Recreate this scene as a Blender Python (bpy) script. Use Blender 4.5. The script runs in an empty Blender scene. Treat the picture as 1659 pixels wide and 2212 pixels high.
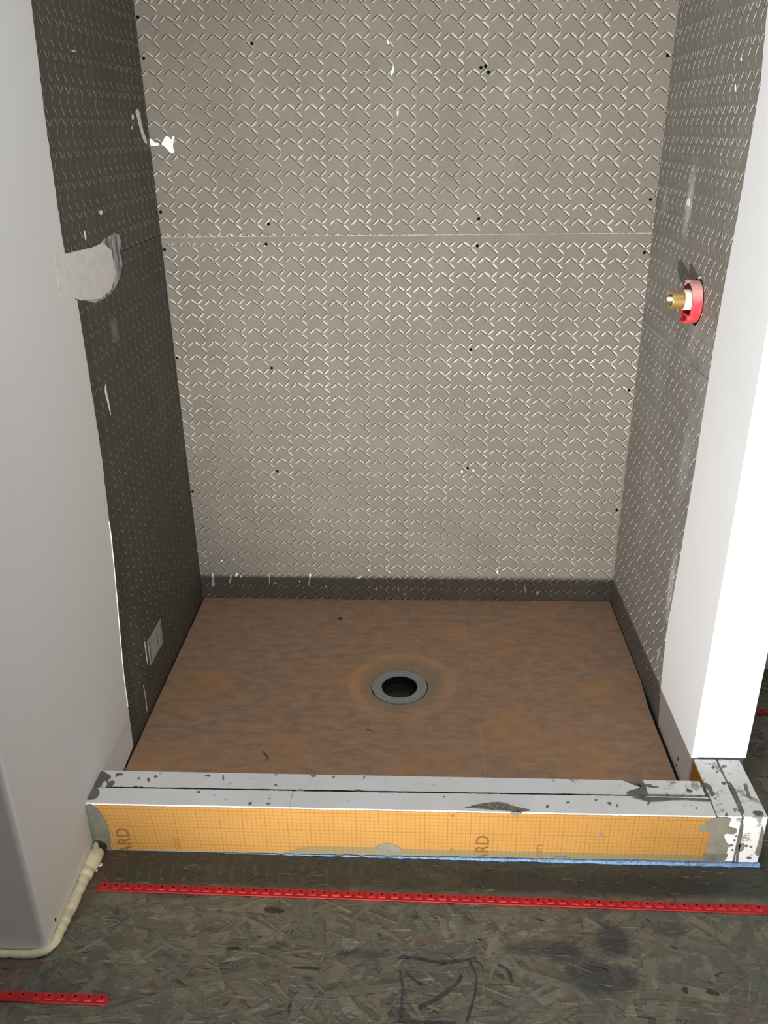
import bpy, bmesh, math, random
from mathutils import Vector, Matrix, noise
random.seed(7)
sc = bpy.context.scene
COL = sc.collection

# ------------------------------------------------------------------ camera
CX, CY, CZ = 0.7317, -1.3938, 1.4814
YAW, PITCH, ROLL, FPX = 0.04604, 0.42739, -0.0135, 1824.2
W, YB, H, ZP, D = 1.368, 1.065, 0.138, 0.038, 0.106
PY0, PX1 = 0.184, 1.490                      # front face and outer face of the end wall

F_ = Vector((-math.sin(YAW) * math.cos(PITCH), math.cos(YAW) * math.cos(PITCH), -math.sin(PITCH)))
R_ = Vector((math.cos(YAW), math.sin(YAW), 0))
U_ = R_.cross(F_)
c_, s_ = math.cos(ROLL), math.sin(ROLL)
R_, U_ = c_ * R_ + s_ * U_, -s_ * R_ + c_ * U_
cam = bpy.data.cameras.new('camera')
camo = bpy.data.objects.new('camera', cam)
COL.objects.link(camo)
M = Matrix((R_, U_, -F_)).transposed().to_4x4()
M.translation = Vector((CX, CY, CZ))
camo.matrix_world = M
cam.sensor_fit = 'VERTICAL'
cam.sensor_height = 24
cam.lens = FPX / 2212 * 24
cam.clip_start = 0.02
sc.camera = camo


def at(px, py, ax, val):
    """where the sight line through a photo pixel meets the plane coordinate[ax] = val"""
    d = F_ + (px - 829.5) / FPX * R_ - (py - 1106) / FPX * U_
    o = Vector((CX, CY, CZ))
    return o + d * ((val - o[ax]) / d[ax])


# ------------------------------------------------------------------ light
world = bpy.data.worlds.new('world')
sc.world = world
world.use_nodes = True
bg = world.node_tree.nodes['Background']
bg.inputs[0].default_value = (0.97, 0.985, 1.0, 1)
bg.inputs[1].default_value = 0.19

ld = bpy.data.lights.new('work_light_beam', 'SPOT')        # work light standing low on the floor behind the photographer
ld.energy = 740
ld.spot_size = math.radians(58)
ld.spot_blend = 1.0
ld.shadow_soft_size = 0.022
ld.color = (1.0, 0.985, 0.95)
lo = bpy.data.objects.new('work_light_beam', ld)
COL.objects.link(lo)
lo.location = (0.12, -2.6, 0.18)
lo.rotation_euler = (Vector((1.10, 1.065, 1.12)) - Vector(lo.location)).to_track_quat('-Z', 'Y').to_euler()

la = bpy.data.lights.new('ceiling_lamp_light', 'AREA')     # room lamp overhead
la.shape = 'DISK'
la.size = 0.5
la.energy = 17.5
la.color = (0.95, 0.98, 1.0)
lao = bpy.data.objects.new('ceiling_lamp_light', la)
COL.objects.link(lao)
lao.location = (0.95, -0.40, 2.38)
lao.rotation_euler = (0, 0, 0)

sc.view_settings.view_transform = 'Standard'
sc.view_settings.look = 'None'
sc.view_settings.gamma = 1
sc.view_settings.exposure = 0.0
sc.view_settings.use_curve_mapping = False


# ------------------------------------------------------------------ node helpers
class NT:
    def __init__(s, name):
        s.m = bpy.data.materials.new(name)
        s.m.use_nodes = True
        s.t = s.m.node_tree
        s.b = s.t.nodes['Principled BSDF']
        s.tc = s.t.nodes.new('ShaderNodeTexCoord')
        s.obj = s.tc.outputs['Object']

    def put(s, sock, v):
        if isinstance(v, bpy.types.NodeSocket):
            s.t.links.new(v, sock)
        elif v is not None:
            if sock.type == 'RGBA' and len(v) == 3:
                v = (*v, 1)
            sock.default_value = v

    def math(s, op, a, b=None, c=None, clamp=False):
        n = s.t.nodes.new('ShaderNodeMath')
        n.operation = op
        n.use_clamp = clamp
        s.put(n.inputs[0], a)
        s.put(n.inputs[1], b)
        s.put(n.inputs[2], c)
        return n.outputs[0]

    def xyz(s, v=None):
        n = s.t.nodes.new('ShaderNodeSeparateXYZ')
        s.put(n.inputs[0], v or s.obj)
        return n.outputs

    def comb(s, x, y, z):
        n = s.t.nodes.new('ShaderNodeCombineXYZ')
        for i, k in enumerate((x, y, z)):
            s.put(n.inputs[i], k)
        return n.outputs[0]

    def noise(s, scale, detail=4, rough=.55, vec=None, stretch=None, dist=0.0, off=0.0):
        n = s.t.nodes.new('ShaderNodeTexNoise')
        n.inputs['Scale'].default_value = scale
        n.inputs['Detail'].default_value = detail
        n.inputs['Roughness'].default_value = rough
        n.inputs['Distortion'].default_value = dist
        v = vec or s.obj
        mp = s.t.nodes.new('ShaderNodeMapping')
        s.put(mp.inputs[0], v)
        mp.inputs['Location'].default_value = (off, off * .7, off * 1.3)
        if stretch:
            mp.inputs['Scale'].default_value = stretch
        s.t.links.new(mp.outputs[0], n.inputs['Vector'])
        return n.outputs['Fac']

    def ramp(s, f, a, b, lo=0.0, hi=1.0, smooth=True):
        n = s.t.nodes.new('ShaderNodeMapRange')
        n.interpolation_type = 'SMOOTHSTEP' if smooth else 'LINEAR'
        s.put(n.inputs['Value'], f)
        s.put(n.inputs['From Min'], a)
        s.put(n.inputs['From Max'], b)
        s.put(n.inputs['To Min'], lo)
        s.put(n.inputs['To Max'], hi)
        return n.outputs[0]

    def mix(s, f, a, b):
        n = s.t.nodes.new('ShaderNodeMix')
        n.data_type = 'RGBA'
        s.put(n.inputs[0], f)
        s.put(n.inputs[6], a)
        s.put(n.inputs[7], b)
        return n.outputs[2]

    def bump(s, h, dist=.001, strength=1.0, normal=None):
        n = s.t.nodes.new('ShaderNodeBump')
        n.inputs['Distance'].default_value = dist
        n.inputs['Strength'].default_value = strength
        s.put(n.inputs['Height'], h)
        if normal:
            s.put(n.inputs['Normal'], normal)
        return n.outputs[0]

    def fin(s, col=None, rough=None, bump=None, spec=None, metal=None):
        s.put(s.b.inputs['Base Color'], col)
        s.put(s.b.inputs['Roughness'], rough)
        s.put(s.b.inputs['Normal'], bump)
        s.put(s.b.inputs['Specular IOR Level'], spec)
        s.put(s.b.inputs['Metallic'], metal)
        return s.m


def simple(name, col, rough=.7, spec=.3, metal=0.0, var=.12, scale=60, bd=.0003):
    n = NT(name)
    f = n.noise(scale, 5)
    c = n.mix(n.ramp(f, .3, .7), [k * (1 - var) for k in col], [min(1, k * (1 + var)) for k in col])
    return n.fin(c, rough, n.bump(f, bd), spec, metal)


# embossed backer board: staggered slanted cuts with a pale lifted lip on the right of each
A_, B_ = 0.0604, 0.0408
SEG = [((0, 0), (.0171, -.0123)), ((.0208, -.0164), (.0366, -.0311)),
       ((-.0187, -.0123), (-.0037, .0013)), ((.0202, -.0100), (.0358, .0050))]


def board_mat(name, plane, u0, v0, base=(.168, .150, .122), haze=0.12, seam=None, lip=.92, smears=()):
    n = NT(name)
    x, y, z = n.xyz()
    if plane == 'back':
        u = n.math('SUBTRACT', x, n.math('MULTIPLY', z, .012))
        v = n.math('ADD', z, n.math('MULTIPLY', x, .012))
    elif plane == 'right':
        u, v = z, y
    else:
        u, v = z, n.math('MULTIPLY', y, -1)
    wob = n.noise(9, 2, off=3.1)
    u = n.math('ADD', u, n.math('MULTIPLY', wob, .0022))
    wear = n.noise(38, 3, .6, off=7.7)
    big = n.noise(5.5, 3, .5, off=1.7)
    band = slot = None
    for (ax, ay), (bx, by) in SEG:
        cx, cy = (ax + bx) / 2, (ay + by) / 2
        L = math.hypot(bx - ax, by - ay)
        tx, ty = (bx - ax) / L, (by - ay) / L
        nx, ny = (-ty, tx) if -ty > 0 else (ty, -tx)
        du = n.math('WRAP', n.math('SUBTRACT', u, u0 + cx), A_ / 2, -A_ / 2)
        dv = n.math('WRAP', n.math('SUBTRACT', v, v0 + cy), B_ / 2, -B_ / 2)
        t = n.math('ADD', n.math('MULTIPLY', du, tx), n.math('MULTIPLY', dv, ty))
        d = n.math('ADD', n.math('MULTIPLY', du, nx), n.math('MULTIPLY', dv, ny))
        tt = n.math('DIVIDE', t, L / 2)
        lens = n.math('POWER', n.math('MAXIMUM', n.math('SUBTRACT', 1, n.math('MULTIPLY', tt, tt)), 0), .5)
        wd = n.math('MULTIPLY', n.math('POWER', lens, .55), n.math('ADD', .0042, n.math('MULTIPLY', big, .0050)))
        q = n.math('DIVIDE', d, n.math('MAXIMUM', wd, .0001))
        bnd = n.math('MULTIPLY', n.ramp(q, 1.05, .25), n.ramp(d, -.0002, .0006))
        bnd = n.math('MULTIPLY', bnd, n.ramp(lens, 0.0, .3))
        sl = n.math('MULTIPLY', n.ramp(n.math('ABSOLUTE', n.math('ADD', d, .0004)), .0014, .0006), n.ramp(lens, .02, .25))
        band = bnd if band is None else n.math('MAXIMUM', band, bnd)
        slot = sl if slot is None else n.math('MAXIMUM', slot, sl)
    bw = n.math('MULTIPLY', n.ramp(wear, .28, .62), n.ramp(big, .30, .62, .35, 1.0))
    if seam is not None:        # rubbed compound just under the sheet joint hides the pattern
        mute = n.ramp(z, seam - .020, seam - .010)
        keep = n.math('SUBTRACT', 1, mute)
        band = n.math('MULTIPLY', band, keep)
        slot = n.math('MULTIPLY', slot, keep)
    if plane == 'back':         # the lips are paler in the middle of the wall
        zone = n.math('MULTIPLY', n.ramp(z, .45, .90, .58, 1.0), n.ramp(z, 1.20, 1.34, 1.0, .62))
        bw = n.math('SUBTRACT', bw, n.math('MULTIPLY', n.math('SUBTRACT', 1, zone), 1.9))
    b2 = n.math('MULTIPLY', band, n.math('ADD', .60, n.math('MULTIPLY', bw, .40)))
    fine = n.noise(420, 3, .6)
    blotch = n.noise(7, 5, .6, off=4)
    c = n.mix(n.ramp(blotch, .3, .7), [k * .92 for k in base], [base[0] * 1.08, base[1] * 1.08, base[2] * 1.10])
    c = n.mix(n.ramp(fine, .3, .75, 0, .22), c, (.26, .245, .215))
    hz = n.math('MULTIPLY', n.ramp(n.noise(3.2, 6, .62, off=12, stretch=(1, 1, .6)), .47, .75), haze)
    c = n.mix(hz, c, (.42, .41, .40))
    for ca, cb, ra, rb, k in smears:      # dried compound rubbed on the sheet
        h_ = x if plane == 'back' else y
        q = n.math('ADD', n.math('POWER', n.math('DIVIDE', n.math('SUBTRACT', h_, ca), ra), 2), n.math('POWER', n.math('DIVIDE', n.math('SUBTRACT', z, cb), rb), 2))
        q = n.math('ADD', n.math('SQRT', q), n.math('MULTIPLY', n.math('SUBTRACT', n.noise(30, 5, .6, off=6), .5), 1.2))
        c = n.mix(n.ramp(q, 1.1, .2, 0, k), c, (.55, .54, .52))
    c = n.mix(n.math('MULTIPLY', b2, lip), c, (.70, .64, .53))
    c = n.mix(n.math('MULTIPLY', slot, n.ramp(wear, .72, .5, .45, .96)), c, (.030, .026, .020))  # shade down in the cuts is painted into the colour
    spk = n.noise(95, 2, .5, off=20)
    c = n.mix(n.ramp(spk, .775, .79), c, (.6, .58, .55))
    h = n.math('SUBTRACT', 0, n.math('ADD', n.math('MULTIPLY', band, .9), n.math('MULTIPLY', slot, .6)))
    bp = n.bump(n.math('ADD', h, n.math('MULTIPLY', fine, .10)), .0016, .8)
    return n.fin(c, .62, bp, .28)


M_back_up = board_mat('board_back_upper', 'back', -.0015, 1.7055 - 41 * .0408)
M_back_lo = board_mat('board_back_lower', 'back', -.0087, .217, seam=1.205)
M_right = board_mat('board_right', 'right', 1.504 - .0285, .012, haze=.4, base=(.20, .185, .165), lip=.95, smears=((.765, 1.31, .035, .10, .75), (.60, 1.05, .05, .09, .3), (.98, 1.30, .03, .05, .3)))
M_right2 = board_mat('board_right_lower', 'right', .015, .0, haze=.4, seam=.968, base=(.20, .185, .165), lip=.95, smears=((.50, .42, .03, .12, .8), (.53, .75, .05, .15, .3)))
M_left = board_mat('board_left', 'left', .020, .012, haze=.10, base=(.078, .073, .058), lip=.42, smears=((.80, 1.16, .05, .03, .25),))  # same board; both left bases darkened to carry the side wall's shade
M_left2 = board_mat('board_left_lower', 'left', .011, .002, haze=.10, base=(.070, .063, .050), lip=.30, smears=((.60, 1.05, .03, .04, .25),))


def wall_mat(name, col, patch, b=.0004):
    n = NT(name)
    a = n.noise(2.2, 4, .5)
    f = n.noise(160, 4, .6)
    g = n.noise(14, 5, .6, off=5)
    c = n.mix(n.ramp(a, .35, .65), col, patch)
    c = n.mix(n.ramp(g, .55, .8, 0, .25), c, [k * .93 for k in col])
    return n.fin(c, .75, n.bump(n.math('ADD', n.math('MULTIPLY', f, .35), n.math('MULTIPLY', g, 1.2)), b, .5), .25)


M_wall = wall_mat('drywall_left_paint', (.82, .785, .76), (.79, .78, .745))
M_wallr = wall_mat('drywall_white_paint', (.78, .782, .79), (.76, .76, .765))
M_plaster = simple('joint_compound', (.83, .79, .745), .85, .2, var=.06, scale=40)
M_splat = simple('plaster_splash', (.85, .83, .80), .85, .2, var=.04)


def smear_mat():
    n = NT('thin_compound_smear')
    f = n.noise(40, 5, .65, stretch=(1, 1, .25))
    c = n.mix(n.ramp(f, .38, .62), (.19, .19, .18), (.56, .56, .55))
    return n.fin(c, .85, n.bump(f, .0004), .2)


M_smear = smear_mat()
M_dust = simple('dusty_smear', (.36, .36, .35), .85, .2, var=.35, scale=60)
M_mortar = simple('grey_mortar', (.150, .147, .118), .85, .2, var=.15, scale=35, bd=.001)
M_mortar_pale = simple('pale_mortar', (.215, .205, .16), .85, .2, var=.12, scale=30, bd=.0008)
M_dirt = simple('mortar_smudge', (.20, .19, .155), .9, .15, var=.45, scale=120)
M_dark = simple('dark_gap_shade', (.012, .011, .010), .9, .1)
M_black = simple('black_screw_steel', (.004, .004, .004), .9, .03)


def foam_mat(name, grime, off):
    n = NT(name)
    f = n.noise(230, 4, .6)
    g = n.noise(34, 5, .62, off=off)
    g2 = n.noise(120, 3, .6, off=off + 2)
    k = n.noise(9, 3, .5, off=off + 5)
    c = n.mix(n.ramp(k, .3, .7), (.80, .80, .80), (.74, .735, .72))
    e = n.math('ADD', n.math('MULTIPLY', g, .8), n.math('MULTIPLY', g2, .2))
    c = n.mix(n.ramp(e, .62 - grime, .70 - grime, 0, .75), c, (.20, .185, .14))
    return n.fin(c, .8, n.bump(f, .0006, .5), .2)


M_foam = foam_mat('white_foam_clean', -.01, 2)
M_foam_b = foam_mat('white_foam_spotted', .015, 9)
M_foam_d = foam_mat('white_foam_dirty', .083, 4)


def orange_mat():
    n = NT('orange_fleece_grid')
    x, y, z = n.xyz()
    wx = n.math('ADD', x, n.math('MULTIPLY', n.noise(7, 2), .004))
    wx = n.math('ADD', wx, n.math('MULTIPLY', n.math('MULTIPLY', n.ramp(x, .35, .0), .16), n.math('SUBTRACT', z, .07)))
    wz = n.math('ADD', z, n.math('MULTIPLY', n.noise(6, 2, off=4), .002))

    def lines(v, per, w):
        d = n.math('ABSOLUTE', n.math('WRAP', v, per / 2, -per / 2))
        return n.ramp(d, w, w * .35)
    l1 = n.math('MAXIMUM', lines(n.math('ADD', wx, .001), .01, .0009), lines(n.math('ADD', wz, .004), .01, .0009))
    l5 = lines(n.math('ADD', wx, .001), .05, .0012)
    l5 = n.math('MAXIMUM', l5, lines(n.math('ADD', wz, .0245), .05, .0012))
    f = n.noise(300, 4, .6)
    k = n.noise(6, 4, .5, off=3)
    c = n.mix(n.ramp(k, .3, .7), (.405, .205, .048), (.450, .232, .058))
    c = n.mix(n.math('MULTIPLY', l1, .42), c, (.22, .12, .03))
    c = n.mix(n.math('MULTIPLY', l5, .34), c, (.18, .09, .02))
    # mortar wash along the foot
    edge = n.math('ADD', .0275, n.math('MULTIPLY', n.math('SUBTRACT', n.noise(9, 4, .6, off=8), .5), .012))
    edge = n.math('MULTIPLY', edge, n.ramp(x, .40, .50))
    edge = n.math('SUBTRACT', edge, n.math('MULTIPLY', n.ramp(x, .60, .72), .002))
    m = n.ramp(z, n.math('ADD', edge, .0006), n.math('SUBTRACT', edge, .0006))
    c = n.mix(n.math('MULTIPLY', m, .85), c, (.205, .18, .095))
    m2 = n.ramp(z, .009, .004)
    c = n.mix(n.math('MULTIPLY', m2, .7), c, (.24, .25, .24))
    return n.fin(c, .7, n.bump(n.math('ADD', f, n.math('MULTIPLY', l1, -.6)), .0004), .25)


M_orange = orange_mat()
M_orange_plain = simple('orange_fleece_plain', (.50, .20, .03), .8, .2)
M_ink = simple('brown_print', (.20, .095, .025), .8, .2)
M_ink_l = simple('light_brown_print', (.27, .13, .035), .8, .2)


def pan_mat():
    n = NT('shower_membrane_fleece')
    x, y, z = n.xyz()
    a = n.noise(30, 7, .68, stretch=(.62, 1.3, 1))
    b = n.noise(60, 5, .65, stretch=(.5, 1.4, 1), off=6)
    d = n.noise(4, 3, .5, off=11)
    c = n.mix(n.ramp(a, .32, .68), (.275, .178, .125), (.385, .24, .15))
    c = n.mix(n.ramp(b, .52, .75, 0, .55), c, (.39, .31, .25))
    c = n.mix(n.ramp(b, .42, .28, 0, .4), c, (.27, .18, .12))
    c = n.mix(n.ramp(d, .5, .72, 0, .45), c, (.47, .235, .095))
    r = n.math('SQRT', n.math('ADD', n.math('POWER', n.math('SUBTRACT', x, .684), 2),
                              n.math('POWER', n.math('MULTIPLY', n.math('SUBTRACT', y, .592), .95), 2)))
    rr = n.math('ADD', r, n.math('MULTIPLY', n.math('SUBTRACT', n.noise(10, 2), .5), .02))
    ring = n.math('MULTIPLY', n.ramp(rr, .112, .135), n.ramp(rr, .158, .148))
    c = n.mix(n.math('MULTIPLY', ring, n.ramp(n.noise(8, 2, off=9), .35, .6, .15, .5)), c, (.52, .28, .15))
    ins = n.ramp(rr, .125, .085)
    c = n.mix(n.math('MULTIPLY', ins, .6), c, (.235, .195, .135))
    sm = n.ramp(n.math('ABSOLUTE', n.math('SUBTRACT', x, n.math('ADD', .905, n.math('MULTIPLY', y, -.03)))), .004, .001)
    c = n.mix(n.math('MULTIPLY', sm, .10), c, (.55, .45, .37))
    return n.fin(c, .85, n.bump(n.math('ADD', b, n.math('MULTIPLY', sm, .5)), .0008, .6), .15)


M_pan = pan_mat()
M_flange = simple('grey_drain_flange', (.25, .27, .25), .7, .2, var=.06)
M_pipe = simple('black_drain_pipe', (.010, .010, .011), .35, .5)
M_red = simple('red_plastic', (.46, .026, .028), .6, .22, var=.10, scale=90)
M_red_dark = simple('shaded_hole_red', (.05, .004, .004), .6, .3)
M_ring = None


def ring_mat():
    n = NT('red_valve_guard')
    x, y, z = n.xyz()
    f = n.noise(60, 4)
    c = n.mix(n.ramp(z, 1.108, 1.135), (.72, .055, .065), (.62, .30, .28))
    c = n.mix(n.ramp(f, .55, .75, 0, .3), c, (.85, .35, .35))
    return n.fin(c, .45, n.bump(f, .0003), .5)


M_ring = ring_mat()
M_brass = simple('brass', (.62, .42, .16), .32, .5, metal=.75, var=.12, scale=80)
M_whiteplastic = simple('white_plastic', (.85, .84, .78), .5, .4, var=.03)
M_label = simple('pale_label_paper', (.40, .385, .35), .8, .2, var=.08, scale=50)
M_print = simple('dark_label_print', (.10, .10, .09), .8, .2)
M_foamseal = simple('cream_foam', (.68, .62, .42), .6, .35, var=.08, scale=45, bd=.0008)
M_chalk = None


def chalk_mat():
    n = NT('blue_chalk')
    f = n.noise(260, 4, .7)
    g = n.noise(30, 3, .6, off=4)
    c = n.mix(n.ramp(f, .35, .65), (.10, .18, .34), (.27, .44, .70))
    c = n.mix(n.ramp(g, .58, .7, 0, .6), c, (.10, .14, .20))
    return n.fin(c, .95, n.bump(f, .001), .1)


M_chalk = chalk_mat()
M_marker = simple('faded_marker_ink', (.050, .050, .048), .75, .3, var=.35, scale=50)
M_chip = simple('dark_debris', (.05, .035, .025), .8, .2)


# ------------------------------------------------------------------ mesh helpers
def link(name, bm, mat, parent=None, smooth=False, bevel=0.0, seg=2):
    me = bpy.data.meshes.new(name)
    bm.normal_update()
    bm.to_mesh(me)
    bm.free()
    if smooth:
        for p in me.polygons:
            p.use_smooth = True
    o = bpy.data.objects.new(name, me)
    for m in (mat if isinstance(mat, (list, tuple)) else [mat]):
        me.materials.append(m)
    COL.objects.link(o)
    if parent:
        o.parent = parent
    if bevel:
        b = o.modifiers.new('bevel', 'BEVEL')
        b.width = bevel
        b.segments = seg
        b.limit_method = 'ANGLE'
    return o


def tag(o, label=None, cat=None, group=None, kind=None):
    if label: o['label'] = label
    if cat: o['category'] = cat
    if group: o['group'] = group
    if kind: o['kind'] = kind
    return o


def empty(name, loc, label, cat, group=None):
    o = bpy.data.objects.new(name, None)
    o.empty_display_size = .02
    COL.objects.link(o)
    o.location = loc
    tag(o, label, cat, group)
    bpy.context.view_layer.update()
    return o


def adopt(o, root):
    """child built in world coordinates under a root that is not at the origin"""
    o.parent = root
    o.matrix_parent_inverse = Matrix.Translation(-Vector(root.location))
    return o


def box(bm, x0, x1, y0, y1, z0, z1):
    vs = [bm.verts.new((x, y, z)) for x in (x0, x1) for y in (y0, y1) for z in (z0, z1)]
    for f in ((0, 1, 3, 2), (4, 6, 7, 5), (0, 4, 5, 1), (2, 3, 7, 6), (0, 2, 6, 4), (1, 5, 7, 3)):
        bm.faces.new([vs[i] for i in f])
    return bm


def BX(*a):
    return box(bmesh.new(), *a)


def prism(pts, vec):
    """solid from a planar outline pushed along vec"""
    bm = bmesh.new()
    a = [bm.verts.new(p) for p in pts]
    b = [bm.verts.new(Vector(p) + Vector(vec)) for p in pts]
    bm.faces.new(a)
    bm.faces.new(b[::-1])
    n = len(pts)
    for i in range(n):
        bm.faces.new((a[i], b[i], b[(i + 1) % n], a[(i + 1) % n]))
    bmesh.ops.recalc_face_normals(bm, faces=bm.faces)
    bmesh.ops.triangulate(bm, faces=[f for f in bm.faces if len(f.verts) > 4])
    return bm


def rag(pts, step, amp, closed=True, seed=0):
    """subdivide an outline and roughen it"""
    out = []
    n = len(pts)
    for i in range(n if closed else n - 1):
        a, b = Vector(pts[i]), Vector(pts[(i + 1) % n])
        k = max(1, int((b - a).length / step))
        for j in range(k):
            p = a.lerp(b, j / k)
            v = noise.noise_vector(p * 140 + Vector((seed, 0, seed))) + .5 * noise.noise_vector(p * 420 + Vector((seed, 5, 0)))
            out.append(p + v * amp)
    if not closed:
        out.append(Vector(pts[-1]))
    return out


def smooth_outline(pts, it=2):
    pts = [Vector(p) for p in pts]
    for _ in range(it):
        q = []
        for i in range(len(pts)):
            a, b = pts[i], pts[(i + 1) % len(pts)]
            q += [a.lerp(b, .25), a.lerp(b, .75)]
        pts = q
    return pts


def flatpatch(name, pxs, ax, val, th, mat, parent, amp=.0008, step=.004, sm=0, seed=0, label=None):
    """a thin scab of material lying on a surface, traced on that surface"""
    pts = [at(px, py, ax, val) for px, py in pxs]
    if sm:
        pts = smooth_outline(pts, sm)
    pts = rag(pts, step, amp, seed=seed)
    for p in pts:
        p[ax] = val - (.0004 if th > 0 else -.0004)
    vec = [0, 0, 0]
    vec[ax] = th + (.0004 if th > 0 else -.0004)
    o = link(name, prism(pts, vec), mat)
    adopt(o, parent) if parent.location.length > 0 else setattr(o, 'parent', parent)
    if label: o['label'] = label
    return o


def tube(path, rads, n=14, bump=0.0, seed=0, cap=True, squash=1.0):
    bm = bmesh.new()
    rings = []
    for i, p in enumerate(path):
        p = Vector(p)
        a = Vector(path[max(0, i - 1)])
        b = Vector(path[min(len(path) - 1, i + 1)])
        t = (b - a).normalized()
        up = Vector((0, 0, 1)) if abs(t.z) < .9 else Vector((1, 0, 0))
        s = t.cross(up).normalized()
        u = s.cross(t)
        r = []
        for k in range(n):
            an = 2 * math.pi * k / n
            q = p + (s * math.cos(an) + u * math.sin(an) * squash) * rads[i]
            if bump:
                q += (q - p).normalized() * bump * noise.noise(q * 55 + Vector((seed, 0, 0)))
            r.append(bm.verts.new(q))
        rings.append(r)
    for a, b in zip(rings, rings[1:]):
        for k in range(n):
            bm.faces.new((a[k], a[(k + 1) % n], b[(k + 1) % n], b[k]))
    if cap:
        bm.faces.new(rings[0][::-1])
        bm.faces.new(rings[-1])
    bmesh.ops.recalc_face_normals(bm, faces=bm.faces)
    return bm


def resample(pts, n):
    pts = [Vector(p) for p in pts]
    L = [0]
    for a, b in zip(pts, pts[1:]):
        L.append(L[-1] + (b - a).length)
    out = []
    for i in range(n):
        d = L[-1] * i / (n - 1)
        j = max(k for k in range(len(L) - 1) if L[k] <= d + 1e-9)
        f = (d - L[j]) / max(1e-9, L[j + 1] - L[j])
        P = [pts[max(0, j - 1)], pts[j], pts[j + 1], pts[min(len(pts) - 1, j + 2)]]
        out.append(.5 * ((2 * P[1]) + (P[2] - P[0]) * f + (2 * P[0] - 5 * P[1] + 4 * P[2] - P[3]) * f * f
                         + (3 * P[1] - P[0] - 3 * P[2] + P[3]) * f ** 3))
    return out


# ------------------------------------------------------------------ setting: OSB floor
def osb_material():
    n = NT('osb_subfloor')
    at_ = n.t.nodes.new('ShaderNodeAttribute')
    at_.attribute_name = 'flake'
    x, y, z = n.xyz()
    g = n.noise(55, 5, .65, dist=.6)
    c = n.mix(n.ramp(g, .35, .7, 0, .4), at_.outputs['Color'], (.085, .075, .05))
    stain = None
    nz = n.math('MULTIPLY', n.math('SUBTRACT', n.noise(9, 5, .6, off=2), .5), .9)
    nz2 = n.math('MULTIPLY', n.math('SUBTRACT', n.noise(40, 5, .6, off=5), .5), .4)
    nn = n.math('ADD', nz, nz2)

    def blob(cx, cy, rx, ry, k=1.0):
        a = n.math('POWER', n.math('DIVIDE', n.math('SUBTRACT', x, cx), rx), 2)
        b = n.math('POWER', n.math('DIVIDE', n.math('SUBTRACT', y, cy), ry), 2)
        r = n.math('ADD', n.math('SQRT', n.math('ADD', a, b)), nn)
        return n.ramp(r, 1.15, .55, 0, k)
    # old mortar film in front of the curb
    band = n.math('MULTIPLY', n.ramp(n.math('ADD', y, n.math('MULTIPLY', nn, .03)), -.105, -.075), .80)
    band = n.math('MULTIPLY', band, n.ramp(y, .12, .06))
    c = n.mix(band, c, (.046, .048, .034))
    rib = n.math('ABSOLUTE', n.math('WRAP', n.math('ADD', x, n.math('MULTIPLY', y, .25)), .013, -.013))
    ribm = n.math('MULTIPLY', n.ramp(rib, .005, .002), n.math('MULTIPLY', n.ramp(y, -.095, -.06), n.ramp(y, -.022, -.04)))
    ribm = n.math('MULTIPLY', ribm, n.math('MULTIPLY', n.ramp(x, .75, .45), n.ramp(n.noise(30, 3, off=9), .38, .6, 0, .30)))
    c = n.mix(ribm, c, (.17, .16, .12))
    s = None
    for a in ((.95, -.06, .12, .03, .7), (1.22, -.065, .22, .03, .8), (1.02, -.23, .05, .03, .8), (1.12, -.20, .04, .05, .8), (1.08, -.28, .09, .045, .75),
              (.98, -.22, .09, .02, .5), (1.24, -.17, .04, .02, .6), (.22, -.115, .06, .012, .6), (.05, -.34, .05, .03, .4), (.62, -.245, .05, .012, .6), (.45, -.23, .03, .012, .5)):
        b = blob(*a)
        s = b if s is None else n.math('MAXIMUM', s, b)
    c = n.mix(s, c, (.034, .037, .038))
    pal = n.noise(60, 2, .5, off=31)
    c = n.mix(n.ramp(pal, .73, .76, 0, .7), c, (.26, .28, .28))
    # browner strip of board at the lower left
    br = n.ramp(n.math('ADD', x, n.math('MULTIPLY', n.math('ADD', y, .36), -.35)), -.025, -.035)
    c = n.mix(n.math('MULTIPLY', br, .55), c, (.12, .062, .042))
    grain = n.noise(230, 5, .65, stretch=(.12, 1, 1), dist=.4)
    c = n.mix(n.ramp(grain, .52, .68, 0, .28), c, (.035, .033, .024))
    gl = n.noise(150, 3, .6, stretch=(.10, 1, 1), dist=.8, off=14)
    c = n.mix(n.math('MULTIPLY', n.ramp(gl, .63, .70), .65), c, (.30, .28, .21))  # thin glints on the flakes put into the colour
    return n.fin(c, .55, n.bump(n.math('ADD', grain, g), .0008, .8), .35)


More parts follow.
